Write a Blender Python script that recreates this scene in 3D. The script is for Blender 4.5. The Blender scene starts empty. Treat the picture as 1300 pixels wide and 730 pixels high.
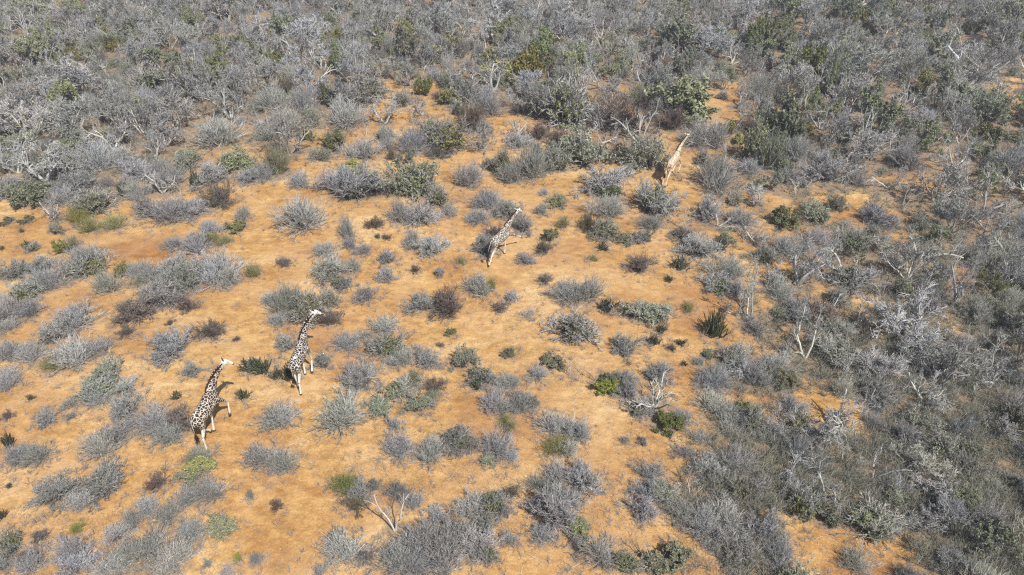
import bpy, math, random
import numpy as np
from mathutils import Vector

# ------------------------------------------------------------------ camera, world, sun
R = math.radians
sc = bpy.context.scene
COL = sc.collection
W, H, F = 1300.0, 730.0, 900.0          # the photograph's size and focal length, in its pixels
CAMH, PITCH = 28.5, R(36)
cam = bpy.data.cameras.new('camera'); camo = bpy.data.objects.new('camera', cam); COL.objects.link(camo)
cam.sensor_width = 36; cam.lens = F / W * 36; cam.clip_end = 3000; cam.clip_start = 0.1
camo.location = (0, 0, CAMH); camo.rotation_euler = (R(90) - PITCH, 0, 0)
sc.camera = camo

SUN_EL, SHADOW_AZ = R(52), R(124)       # shadows run away from the camera and a little to the left
sx, sy = -math.cos(SHADOW_AZ), -math.sin(SHADOW_AZ)      # direction towards the sun, on the ground
wd = bpy.data.worlds.new('World'); sc.world = wd; wd.use_nodes = True
nt = wd.node_tree; bg = nt.nodes['Background']
sky = nt.nodes.new('ShaderNodeTexSky'); sky.sky_type = 'NISHITA'; sky.sun_disc = False
sky.sun_elevation = SUN_EL; sky.sun_rotation = math.atan2(sx, sy)
nt.links.new(sky.outputs[0], bg.inputs[0]); bg.inputs[1].default_value = 0.085
sun = bpy.data.lights.new('sun', 'SUN'); sun.energy = 5.0; sun.angle = R(0.5); sun.color = (1, 0.965, 0.915)
suno = bpy.data.objects.new('sun', sun); COL.objects.link(suno)
suno.rotation_euler = Vector((sx * math.cos(SUN_EL), sy * math.cos(SUN_EL), math.sin(SUN_EL))).to_track_quat('Z', 'Y').to_euler()
sc.view_settings.view_transform = 'Standard'; sc.view_settings.look = 'None'
sc.view_settings.exposure = 0.12; sc.view_settings.gamma = 1.0
sc.render.engine = 'CYCLES'
sc.cycles.use_denoising = False; sc.cycles.pixel_filter_type = 'BLACKMAN_HARRIS'; sc.cycles.filter_width = 1.25
sc.cycles.max_bounces = 5; sc.cycles.diffuse_bounces = 3

rng = np.random.default_rng(7)
random.seed(7)

# ------------------------------------------------------------------ terrain helpers
def gz(x, y):
    x = np.asarray(x, float); y = np.asarray(y, float)
    z = 0.13 * np.sin(x * .21 + 1.3 * np.sin(y * .11)) + 0.12 * np.sin(y * .26 + x * .09 + 2) + 0.05 * np.sin(x * .7 + y * .55)
    return z * np.exp(-(np.maximum(0, np.hypot(x, y - 50) - 120) / 80) ** 2)

def at(px, py):
    """pixel of the photograph -> point on the ground (world x, y)"""
    u, v = (px - W / 2) / F, (py - H / 2) / F
    c, s = math.cos(PITCH), math.sin(PITCH)
    t = CAMH / (s + v * c)
    return u * t, t * (c - v * s)

def to_px(x, y, z=0.0):
    c, s = math.cos(PITCH), math.sin(PITCH)
    dz = z - CAMH
    dep = y * c - dz * s
    return W / 2 + F * x / dep, H / 2 + F * (-(y * s) - dz * c) / dep

def scale_at(py):
    return (F * math.sin(PITCH) + (py - H / 2) * math.cos(PITCH)) / CAMH      # px per metre

# ------------------------------------------------------------------ materials
def mat(name):
    m = bpy.data.materials.new(name); m.use_nodes = True
    return m, m.node_tree, m.node_tree.nodes['Principled BSDF']

def ramp(n, stops):
    r = n.nodes.new('ShaderNodeValToRGB'); e = r.color_ramp.elements
    while len(e) < len(stops): e.new(0.5)
    for k, (p, c) in enumerate(stops):
        e[k].position = p; e[k].color = (*c, 1)
    return r

def plant_mat(name, cols, rough=.85, hue=.02, val=.22, bright=.12):
    """tone per twig / leaf picks between colours; each plant differs slightly"""
    m, n, b = mat(name)
    a = n.nodes.new('ShaderNodeAttribute'); a.attribute_name = 'tone'
    k = len(cols)
    r = ramp(n, [(i / (k - 1), c) for i, c in enumerate(cols)])
    n.links.new(a.outputs['Fac'], r.inputs[0])
    oi = n.nodes.new('ShaderNodeObjectInfo')
    hs = n.nodes.new('ShaderNodeHueSaturation')
    mr = n.nodes.new('ShaderNodeMapRange'); mr.inputs[3].default_value = .5 - hue; mr.inputs[4].default_value = .5 + hue
    n.links.new(oi.outputs['Random'], mr.inputs[0]); n.links.new(mr.outputs[0], hs.inputs['Hue'])
    mu = n.nodes.new('ShaderNodeMath'); mu.operation = 'MULTIPLY'; mu.inputs[1].default_value = 7.31
    fr = n.nodes.new('ShaderNodeMath'); fr.operation = 'FRACT'
    n.links.new(oi.outputs['Random'], mu.inputs[0]); n.links.new(mu.outputs[0], fr.inputs[0])
    mv = n.nodes.new('ShaderNodeMapRange'); mv.inputs[3].default_value = 1 - val; mv.inputs[4].default_value = 1 + val
    n.links.new(fr.outputs[0], mv.inputs[0]); n.links.new(mv.outputs[0], hs.inputs['Value'])
    mu2 = n.nodes.new('ShaderNodeMath'); mu2.operation = 'MULTIPLY'; mu2.inputs[1].default_value = 23.7
    fr2 = n.nodes.new('ShaderNodeMath'); fr2.operation = 'FRACT'
    n.links.new(oi.outputs['Random'], mu2.inputs[0]); n.links.new(mu2.outputs[0], fr2.inputs[0])
    ms = n.nodes.new('ShaderNodeMapRange'); ms.inputs[3].default_value = .6; ms.inputs[4].default_value = 1.4
    n.links.new(fr2.outputs[0], ms.inputs[0]); n.links.new(ms.outputs[0], hs.inputs['Saturation'])
    mu3 = n.nodes.new('ShaderNodeMath'); mu3.operation = 'MULTIPLY'; mu3.inputs[1].default_value = 51.3
    fr3 = n.nodes.new('ShaderNodeMath'); fr3.operation = 'FRACT'
    n.links.new(oi.outputs['Random'], mu3.inputs[0]); n.links.new(mu3.outputs[0], fr3.inputs[0])
    tr = ramp(n, [(0, (1.02, .985, .97)), (.3, (1, .98, .95)), (.45, (1, 1.01, .88)), (.7, (.98, 1.0, .95)), (1, (.97, .98, 1.03))])
    n.links.new(fr3.outputs[0], tr.inputs[0])
    tm = n.nodes.new('ShaderNodeMix'); tm.data_type = 'RGBA'; tm.blend_type = 'MULTIPLY'; tm.inputs[0].default_value = 1
    n.links.new(r.outputs[0], tm.inputs[6]); n.links.new(tr.outputs[0], tm.inputs[7])
    n.links.new(tm.outputs[2], hs.inputs['Color']); n.links.new(hs.outputs[0], b.inputs['Base Color'])
    b.inputs['Roughness'].default_value = rough; b.inputs['Specular IOR Level'].default_value = .25
    return m

M = {
 'grey':   plant_mat('weathered_twigs', [(.17,.163,.152), (.335,.326,.312), (.475,.464,.45), (.66,.65,.635)]),
 'silver': plant_mat('silver_twigs', [(.20,.197,.194), (.38,.377,.376), (.53,.527,.527), (.70,.695,.69)]),
 'pale':   plant_mat('bleached_stems', [(.26,.25,.225), (.46,.45,.42), (.76,.745,.71)]),
 'brown':  plant_mat('brown_twigs', [(.12,.09,.075), (.23,.185,.16), (.38,.32,.28)]),
 'stem':   plant_mat('core_shade_bark', [(.055,.045,.038), (.10,.085,.075), (.17,.15,.135)]),  # dark bark tone, shade of the bush core put into the colour
 'bark':   plant_mat('grey_bark', [(.22,.20,.18), (.38,.36,.33), (.56,.54,.50)]),
 'white':  plant_mat('bleached_wood', [(.38,.365,.345), (.51,.495,.475), (.68,.665,.64)], hue=.01, val=.1),
 'green':  plant_mat('green_leaves', [(.065,.075,.034), (.16,.18,.08), (.32,.33,.17)]),
 'olive':  plant_mat('olive_leaves', [(.085,.085,.034), (.19,.185,.08), (.33,.32,.16)]),
 'yellow': plant_mat('yellow_green_leaves', [(.19,.19,.075), (.34,.34,.15), (.50,.49,.27)]),
 'sage':   plant_mat('sage_leaves', [(.15,.165,.09), (.26,.28,.16), (.39,.41,.26)]),
 'dark':   plant_mat('dark_fleshy_stems', [(.03,.037,.024), (.075,.085,.052), (.17,.175,.12)]),
 'under':  plant_mat('undergrowth_twigs', [(.11,.10,.085), (.26,.245,.215), (.45,.43,.395)]),
 'straw':  plant_mat('dry_straw', [(.34,.25,.15), (.48,.38,.25), (.60,.50,.36)]),
}

# ------------------------------------------------------------------ mesh helpers (numpy)
class Geo:
    def __init__(self): self.v = []; self.f4 = []; self.f3 = []; self.t = []; self.n = 0
    def add(self, V, Q=None, T=None, tone=None):
        V = V.reshape(-1, 3)
        if Q is not None and len(Q): self.f4.append(Q.reshape(-1, 4) + self.n)
        if T is not None and len(T): self.f3.append(T.reshape(-1, 3) + self.n)
        self.v.append(V); self.t.append(np.broadcast_to(tone if tone is not None else .5, (len(V),)).astype(np.float32))
        self.n += len(V)
    def verts(self): return np.concatenate(self.v)
    def mesh(self, name, m, smooth=True):
        V = self.verts()
        me = bpy.data.meshes.new(name)
        f4 = np.concatenate(self.f4) if self.f4 else np.zeros((0, 4), int)
        f3 = np.concatenate(self.f3) if self.f3 else np.zeros((0, 3), int)
        loops = np.concatenate([f4.ravel(), f3.ravel()]).astype(np.int32)
        tot = np.concatenate([np.full(len(f4), 4), np.full(len(f3), 3)]).astype(np.int32)
        me.vertices.add(len(V)); me.vertices.foreach_set('co', V.astype(np.float32).ravel())
        me.loops.add(len(loops)); me.loops.foreach_set('vertex_index', loops)
        me.polygons.add(len(tot))
        me.polygons.foreach_set('loop_start', np.concatenate([[0], np.cumsum(tot)[:-1]]).astype(np.int32))
        me.update(calc_edges=True)
        if smooth: me.polygons.foreach_set('use_smooth', np.ones(len(tot), bool))
        a = me.attributes.new('tone', 'FLOAT', 'POINT'); a.data.foreach_set('value', np.concatenate(self.t))
        me.materials.append(m)
        return me

def nrm(a): return a / np.maximum(np.linalg.norm(a, axis=-1, keepdims=True), 1e-9)

def tubes(g, P, Rr, sides=3, rg=rng, tone=None):
    N, S, _ = P.shape
    T = np.gradient(P, axis=1) if S > 2 else np.repeat((P[:, 1:] - P[:, :1]), 2, axis=1)
    T = nrm(T)
    ref = np.where(np.abs(T[..., 2:3]) > .9, np.array([1., 0, 0]), np.array([0, 0, 1.]))
    A = nrm(np.cross(T, ref)); B = np.cross(T, A)
    th = np.arange(sides) / sides * 2 * math.pi
    V = P[:, :, None] + Rr[:, :, None, None] * (A[:, :, None] * np.cos(th)[None, None, :, None] + B[:, :, None] * np.sin(th)[None, None, :, None])
    base = (np.arange(N) * S * sides)[:, None, None]
    s = (np.arange(S - 1) * sides)[None, :, None]; k = np.arange(sides)[None, None, :]; k2 = (k + 1) % sides
    Q = np.stack([base + s + k, base + s + k2, base + s + sides + k2, base + s + sides + k], -1)
    if tone is None: tone = rg.random(N)
    g.add(V, Q, tone=np.repeat(tone, S * sides))

def walk(base, d, L, S, curl, up, rg):
    """paths of S points from base along d, wandering"""
    N = len(base); P = np.zeros((N, S, 3)); P[:, 0] = base
    step = (L / (S - 1))[:, None]
    bend = rg.normal(0, curl * .6, (N, 3))
    for i in range(1, S):
        d = nrm(d + bend + rg.normal(0, curl, (N, 3)) + np.array([0, 0, up]))
        P[:, i] = P[:, i - 1] + d * step
    return P

def branch(P, Rr, k, t0, t1, ang, ratio, S, curl, up, rg, rf=.6, taper=.35):
    N, S0, _ = P.shape
    L = np.linalg.norm(np.diff(P, axis=1), axis=2).sum(1)
    idx = np.repeat(np.arange(N), k); t = rg.uniform(t0, t1, len(idx)) * (S0 - 1)
    i = np.minimum(t.astype(int), S0 - 2); f = (t - i)[:, None]
    base = P[idx, i] * (1 - f) + P[idx, i + 1] * f
    tan = nrm(P[idx, i + 1] - P[idx, i])
    per = nrm(np.cross(tan, rg.normal(0, 1, tan.shape)))
    a = rg.uniform(ang * .6, ang * 1.3, len(idx))[:, None]
    d = nrm(tan * np.cos(a) + per * np.sin(a))
    LL = L[idx] * ratio * rg.uniform(.55, 1.25, len(idx)) * (1.15 - .45 * t / (S0 - 1))
    Q = walk(base, d, LL, S, curl, up, rg)
    r0 = (Rr[idx, i] * rf)[:, None]
    RR = r0 * np.linspace(1, taper, S)[None]
    low = Q[..., 2] < .02; Q[..., 2] = np.where(low, .02 + .1 * rg.random(Q.shape[:2]), Q[..., 2])
    return Q, RR

def leaves(g, C, size, rg, tone=None, long=1.8, droop=0.):
    N = len(C)
    d = nrm(rg.normal(0, 1, (N, 3)) + np.array([0, 0, .4 - droop])); e = nrm(np.cross(d, rg.normal(0, 1, (N, 3))))
    s = size * rg.uniform(.6, 1.4, N)[:, None]
    a, b = d * s * long * .5, e * s * .5
    V = np.stack([C - a, C + b, C + a, C - b], 1)
    g.add(V, np.arange(N * 4), tone=np.repeat(rg.random(N) if tone is None else tone, 4))

def smooth_pts(pts, m=4):
    P = np.array(pts, float); t = np.arange(len(P)); tt = np.linspace(0, len(P) - 1, (len(P) - 1) * m + 1); out = []
    for k in range(P.shape[1]):
        y = P[:, k]; dy = np.gradient(y); i = np.minimum(tt.astype(int), len(P) - 2); f = tt - i
        out.append((2*f**3-3*f**2+1)*y[i] + (f**3-2*f**2+f)*dy[i] + (-2*f**3+3*f**2)*y[i+1] + (f**3-f**2)*dy[i+1])
    return np.stack(out, 1)

# ------------------------------------------------------------------ plant prototypes
PROTO = {}
def reg(kind, parts, ref):
    """parts: list of (part name, Geo, material key)"""
    V = np.concatenate([p[1].verts() for p in parts])
    rad = np.percentile(np.hypot(V[:, 0], V[:, 1]), 96); hh = np.percentile(V[:, 2], 98)
    PROTO.setdefault(kind, []).append(([(n, g.mesh(n, M[m])) for n, g, m in parts], 2 * rad, hh))

def hemi(n, lo, hi, rg):
    az = rg.random(n) * 2 * math.pi; el = rg.uniform(lo, hi, n)
    return np.stack([np.cos(az) * np.cos(el), np.sin(az) * np.cos(el), np.sin(el)], 1)

def p_bush(kind, mk, seed, leafm=None, nleaf=0, dens=1.0, curl=.16, lo=.1, lsize=.04, core=False):
    rg = np.random.default_rng(seed); gs, gt = Geo(), Geo()
    n = int(rg.integers(26, 34)); d = hemi(n, lo, 1.45, rg)
    az_l = rg.random() * 6.28; lob = 1 + .25 * np.cos(np.arctan2(d[:, 1], d[:, 0]) * 2 + az_l)
    b = rg.normal(0, .13, (n, 3)); b[:, 2] = -.03
    L = rg.uniform(.65, 1.1, n) * lob * (1 - .25 * d[:, 2])
    P = walk(b, d, L, 6, curl, .02, rg); R0 = rg.uniform(.014, .024, n)[:, None] * np.linspace(1, .45, 6)
    P[..., 2] = np.maximum(P[..., 2], -.02 + 0 * P[..., 2])
    tubes(gs, P, R0, 4, rg)
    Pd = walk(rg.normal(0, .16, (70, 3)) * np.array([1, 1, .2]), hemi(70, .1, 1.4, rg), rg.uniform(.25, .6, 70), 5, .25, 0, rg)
    gd = Geo(); Rd = np.full((70, 1), .009) * np.linspace(1, .5, 5); tubes(gd, Pd, Rd, 3, rg)  # dark inner twigs added so the gaps in the bush look shaded
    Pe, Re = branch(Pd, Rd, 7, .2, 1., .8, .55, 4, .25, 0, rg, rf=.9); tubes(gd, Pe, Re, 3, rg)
    P1, R1 = branch(P, R0, int(10 * dens), .15, 1., .5, .55, 5, .14, .05, rg, rf=.62)
    tubes(gt, P1, R1 * 1.15, 3, rg)
    P2, R2 = branch(P1, R1, 6, .15, 1., .5, .6, 4, .16, .05, rg, rf=.62)
    tubes(gt, P2, np.maximum(R2, .0062), 3, rg)
    P3, R3 = branch(P2, R2, 2, .3, 1., .4, .7, 3, .10, .05, rg, rf=.9)
    tubes(gt, P3, np.maximum(R3, .0055), 3, rg)
    parts = [('stems', gs, 'pale' if mk != 'brown' else mk), ('twigs', gt, mk), ('shade_twigs', gd, 'stem')]
    if nleaf:
        gl = Geo(); C = P3.reshape(-1, 3)
        if core:
            w = np.exp(-((np.linalg.norm(C - C[rg.integers(len(C))] * .6, axis=1)) / .42) ** 2); w /= w.sum()
            C = C[rg.choice(len(C), nleaf, p=w)]
        else: C = C[rg.choice(len(C), nleaf)]
        leaves(gl, C + rg.normal(0, .02, C.shape), lsize, rg)
        parts.append(('leaves', gl, leafm))
    reg(kind, parts, None)

def p_spiky(kind, mk, seed, n=190, lo=.25, thick=.011, curve=.06, side=5):
    rg = np.random.default_rng(seed); gs, gt = Geo(), Geo()
    nc = 5; cc = rg.normal(0, .22, (nc, 3)); cc[:, 2] = 0
    d = hemi(n, lo, 1.45, rg); b = cc[rg.integers(0, nc, n)] + rg.normal(0, .06, (n, 3)); b[:, 2] = -.02
    L = rg.uniform(.5, 1.05, n) * (1 - .2 * d[:, 2])
    P = walk(b, d, L, 5, curve, .04, rg); R0 = rg.uniform(.6, 1.2, n)[:, None] * thick * np.linspace(1.1, .45, 5)
    tubes(gs, P, R0, 3, rg)
    P1, R1 = branch(P, R0, side, .3, 1., .45, .42, 4, .1, .06, rg, rf=.8, taper=.5)
    tubes(gt, P1, np.maximum(R1, .004), 3, rg)
    P2, R2 = branch(P1, R1, 2, .3, 1., .5, .55, 3, .1, .05, rg, rf=.8)
    tubes(gt, P2, np.maximum(R2, .0032), 3, rg)
    reg(kind, [('stems', gs, mk), ('twigs', gt, mk)], None)

def p_leafy(kind, lm, seed, nleaf=5200, tall=1.0, lsize=.05, lo=.3):
    rg = np.random.default_rng(seed); gs, gl = Geo(), Geo()
    n = 14; d = hemi(n, lo, 1.45, rg); b = rg.normal(0, .1, (n, 3)); b[:, 2] = -.03
    L = rg.uniform(.55, 1., n); d[:, 2] *= tall; d = nrm(d)
    P = walk(b, d, L, 6, .13, .05, rg); R0 = rg.uniform(.014, .024, n)[:, None] * np.linspace(1, .4, 6)
    tubes(gs, P, R0, 4, rg)
    P1, R1 = branch(P, R0, 8, .25, 1., .6, .45, 5, .18, .06, rg); tubes(gs, P1, R1, 3, rg)
    P2, R2 = branch(P1, R1, 5, .2, 1., .7, .5, 4, .2, .06, rg); tubes(gs, P2, np.maximum(R2, .0045), 3, rg)
    sel = rg.random(len(P2)) < .8
    C = P2[sel].reshape(-1, 3); C = C[rg.integers(0, len(C), nleaf)]
    C = C + rg.normal(0, .035, C.shape)
    tone = np.clip(rg.normal(.5, .22, nleaf), 0, 1)
    leaves(gl, C, lsize, rg, tone)
    reg(kind, [('stems', gs, 'bark'), ('leaves', gl, lm)], None)

def p_fleshy(kind, seed, n=40):
    """clump of upright finger-like dark stems"""
    rg = np.random.default_rng(seed); gs, gt = Geo(), Geo()
    d = hemi(n, .7, 1.5, rg); b = rg.normal(0, .15, (n, 3)); b[:, 2] = -.03
    L = rg.uniform(.35, .85, n); P = walk(b, d, L, 5, .08, .12, rg)
    R0 = rg.uniform(.018, .03, n)[:, None] * np.array([1, 1, .95, .8, .25]); tubes(gs, P, R0, 5, rg)
    P1, R1 = branch(P, R0, 3, .3, .9, .6, .45, 4, .08, .25, rg, rf=.85, taper=.5); tubes(gs, P1, R1, 4, rg)
    reg(kind, [('stems', gs, 'dark')], None)

def p_tree(kind, trunk_m, twig_m, seed, nst=3, gnarl=.22, dens=1.0, lo=.55, hi=1.35, leafm=None, nleaf=0, r0=.06, ntw=3, tk=1.0):
    """many-limbed bush tree, natural size about 3.4 m across and 2.8 m high"""
    rg = np.random.default_rng(seed); gs, gt = Geo(), Geo()
    d = hemi(nst, lo, hi, rg); az = np.arange(nst) / nst * 6.28 + rg.random() * 6 + rg.normal(0, .4, nst)
    h = np.hypot(d[:, 0], d[:, 1]); d[:, 0] = np.cos(az) * h; d[:, 1] = np.sin(az) * h
    b = rg.normal(0, .08, (nst, 3)); b[:, 2] = -.08
    P = walk(b, d, rg.uniform(1.3, 1.9, nst), 9, gnarl * .55, .0, rg); R0 = rg.uniform(.75, 1.2, nst)[:, None] * r0 * np.linspace(1, .4, 9)
    P[..., 2] = np.where(P[..., 2] < 0, np.minimum(P[..., 2], 0) * .3, P[..., 2])
    tubes(gs, P, R0, 6, rg)
    P1, R1 = branch(P, R0, 5, .3, 1., .65, .62, 8, gnarl, .05, rg, rf=.62); tubes(gs, P1, R1, 5, rg)
    P2, R2 = branch(P1, R1, 5, .25, 1., .7, .5, 6, gnarl, .05, rg, rf=.6); tubes(gs, P2, np.maximum(R2, .006), 4, rg)
    P3, R3 = branch(P2, R2, int(7 * dens), .2, 1., .5, .62, 5, .15, .05, rg, rf=.55); tubes(gt, P3, np.maximum(R3, .0065 * tk), 3, rg)
    P4, R4 = branch(P3, R3, int(ntw * dens + .5), .2, 1., .45, .65, 4, .12, .03, rg, rf=.75); tubes(gt, P4, np.maximum(R4, .0052 * tk), 3, rg)
    parts = [('trunk', gs, trunk_m)]
    if nleaf:
        gl = Geo(); C = P4.reshape(-1, 3); C = C[rg.integers(0, len(C), nleaf)] + rg.normal(0, .03, (nleaf, 3))
        leaves(gl, C, .055, rg); parts += [('crown', gt, twig_m), ('leaves', gl, leafm)]
    else: parts += [('crown', gt, twig_m)]
    reg(kind, parts, None)

def p_snag(kind, seed, nst=2, mk='white', k1=3, k2=2, tw=2):
    rg = np.random.default_rng(seed); gs, gt = Geo(), Geo()
    d = hemi(nst, .9, 1.3, rg) if kind != 'fork' else hemi(nst, 1.24, 1.34, rg); az = np.arange(nst) / nst * 6.28 + (rg.random() * 6 if kind != 'fork' else 0)
    h = np.hypot(d[:, 0], d[:, 1]); d[:, 0] = np.cos(az) * h; d[:, 1] = np.sin(az) * h
    b = rg.normal(0, .04, (nst, 3)); b[:, 2] = -.08
    P = walk(b, d, rg.uniform(1.5, 2.1, nst), 10, .13, .02, rg); R0 = rg.uniform(.036, .052, nst)[:, None] * np.linspace(1, .4, 10)
    tubes(gs, P, R0, 6, rg)
    P1, R1 = branch(P, R0, k1, .3, .95, .7, .5, 8, .17, .08, rg, rf=.7); tubes(gs, P1, R1, 5, rg)
    P2, R2 = branch(P1, R1, k2, .3, .95, .7, .5, 6, .2, .05, rg, rf=.7); tubes(gt, P2, np.maximum(R2, .008), 4, rg)
    P3, R3 = branch(P2, R2, tw, .3, 1, .7, .5, 5, .2, .03, rg, rf=.7); tubes(gt, P3, np.maximum(R3, .005), 3, rg)
    reg(kind, [('trunk', gs, mk), ('branches', gt, mk)], None)

for s in range(4): p_bush('grey', 'grey', 10 + s, dens=.9 + .1 * (s % 3))
for s in range(4): p_spiky('grey', 'grey', 20 + s, n=170, lo=.3, thick=.0105, curve=.11, side=7)
for s in range(3): p_bush('silver', 'silver', 30 + s, curl=.12)
for s in range(4): p_spiky('silver', 'silver', 34 + s, n=170, lo=.2, thick=.0095, curve=.10, side=7)
for s in range(4): p_bush('brown', 'brown', 40 + s, dens=.8)
for s in range(4): p_bush('mixed', 'grey', 50 + s, 'olive' if s % 2 else 'green', 2600, dens=.8, core=True, lsize=.045)
for s in range(3): p_bush('sage', 'pale', 60 + s, 'sage', 5200, dens=.75, lsize=.04)
for s in range(5): p_spiky('spiky', 'pale', 70 + s)
for s in range(3): p_spiky('tuft', 'yellow', 80 + s, n=170, lo=.5, thick=.008, side=4)
for s in range(3): p_leafy('green', 'green', 90 + s)
for s in range(3): p_leafy('olive', 'olive', 100 + s)
for s in range(2): p_leafy('yellow', 'yellow', 110 + s, nleaf=6000)
for s in range(4): p_fleshy('fleshy', 120 + s)
for s in range(8): p_tree('thicket', 'pale' if s % 2 else 'bark', 'silver' if s % 3 == 1 else 'grey', 130 + s, nst=5 + s % 3, gnarl=.16, dens=1.25, r0=.05, tk=1.5, ntw=2, lo=.5, hi=1.4)
for s in range(3): p_tree('thicketleaf', 'bark', 'grey', 140 + s, nst=4, gnarl=.17, dens=1, r0=.045, leafm='sage', nleaf=9000)
for s in range(7): p_tree('bare', 'pale' if s % 3 == 2 else 'white', 'silver', 150 + s, nst=3, gnarl=.3, dens=1.0, r0=.066, lo=.5, hi=1.2)
for s in range(5): p_snag('snag', 160 + s, nst=2 + s % 2, k1=3 + s % 2)
def p_fan(seed):
    rg = np.random.default_rng(seed); gs, gt = Geo(), Geo(); n = 7
    d = hemi(n, .55, 1.25, rg); az = np.linspace(0, 6.28, n, endpoint=False) + rg.normal(0, .25, n); h = np.hypot(d[:, 0], d[:, 1]); d[:, 0] = np.cos(az) * h; d[:, 1] = np.sin(az) * h
    b = rg.normal(0, .06, (n, 3)); b[:, 2] = -.05
    P = walk(b, d, rg.uniform(.9, 1.5, n), 9, .12, .03, rg); R0 = rg.uniform(.036, .052, n)[:, None] * np.linspace(1, .4, 9); tubes(gs, P, R0, 5, rg)
    P1, R1 = branch(P, R0, 5, .3, .98, .7, .45, 7, .15, .04, rg, rf=.7); tubes(gs, P1, np.maximum(R1, .013), 4, rg)
    P2, R2 = branch(P1, R1, 3, .3, 1, .7, .5, 5, .15, .03, rg, rf=.7); tubes(gs, P2, np.maximum(R2, .008), 3, rg)
    reg('fan', [('trunk', gs, 'white')], None)
p_fan(3); p_fan(4)
def p_fork():
    rg = np.random.default_rng(5); gs, gt = Geo(), Geo()
    for pts in ([(0, 0, -.1), (-.12, 0, .5), (-.32, .1, 1.05), (-.62, .1, 1.7), (-.72, 0, 2.4), (-.78, 0, 3.1)], [(.05, 0, -.1), (.16, 0, .6), (.42, -.1, 1.2), (.55, -.1, 1.9), (.72, 0, 2.5), (1.0, .1, 3.0)]):
        P = smooth_pts(pts, 3)[None]; R0 = np.linspace(.058, .02, P.shape[1])[None]; tubes(gs, P, R0, 6, rg)
        P1, R1 = branch(P, R0, 4, .35, .95, .5, .3, 6, .12, .06, rg, rf=.6); tubes(gt, P1, R1, 4, rg)
    reg('fork', [('trunk', gs, 'white'), ('branches', gt, 'white')], None)
p_fork()

# kind -> object name, category, look, group
KIND = {
 'grey':   ('twiggy_bush', 'bush', 'grey twiggy bush', 'grey leafless bushes'),
 'silver': ('silver_bush', 'bush', 'silvery twiggy bush', 'silvery leafless bushes'),
 'brown':  ('brown_bush', 'bush', 'brownish leafless bush', 'brown leafless bushes'),
 'mixed':  ('mottled_bush', 'bush', 'green-hearted grey bush', 'grey bushes with green leaves'),
 'sage':   ('sage_bush', 'bush', 'pale sage-green bush', 'pale sage-green bushes'),
 'spiky':  ('spiky_shrub', 'shrub', 'pale spiky-stemmed shrub', 'pale spiky shrubs'),
 'tuft':   ('stemmy_shrub', 'shrub', 'yellow-green stemmy shrub', 'yellow-green shrubs'),
 'green':  ('leafy_shrub', 'shrub', 'green leafy shrub', 'green leafy shrubs'),
 'olive':  ('leafy_shrub', 'shrub', 'olive leafy shrub', 'green leafy shrubs'),
 'yellow': ('leafy_shrub', 'shrub', 'yellow-green leafy shrub', 'green leafy shrubs'),
 'fleshy': ('succulent', 'succulent', 'dark succulent clump', 'dark succulents'),
 'thicket':('thicket_tree', 'tree', 'leafless grey tree', 'leafless trees of the thicket'),
 'thicketleaf':('grey_green_tree', 'tree', 'grey-green tree', 'grey-green trees of the thicket'),
 'bare':   ('gnarled_tree', 'tree', 'gnarled pale-limbed tree', 'gnarled pale trees'),
 'snag':   ('dead_tree', 'dead tree', 'bleached dead tree', 'bleached dead trees'),
 'fan':    ('dead_tree', 'dead tree', 'bleached fan-branched dead tree', 'bleached dead trees'),
 'fork':   ('dead_tree', 'dead tree', 'forked bleached dead tree', 'bleached dead trees'),
}

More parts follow.
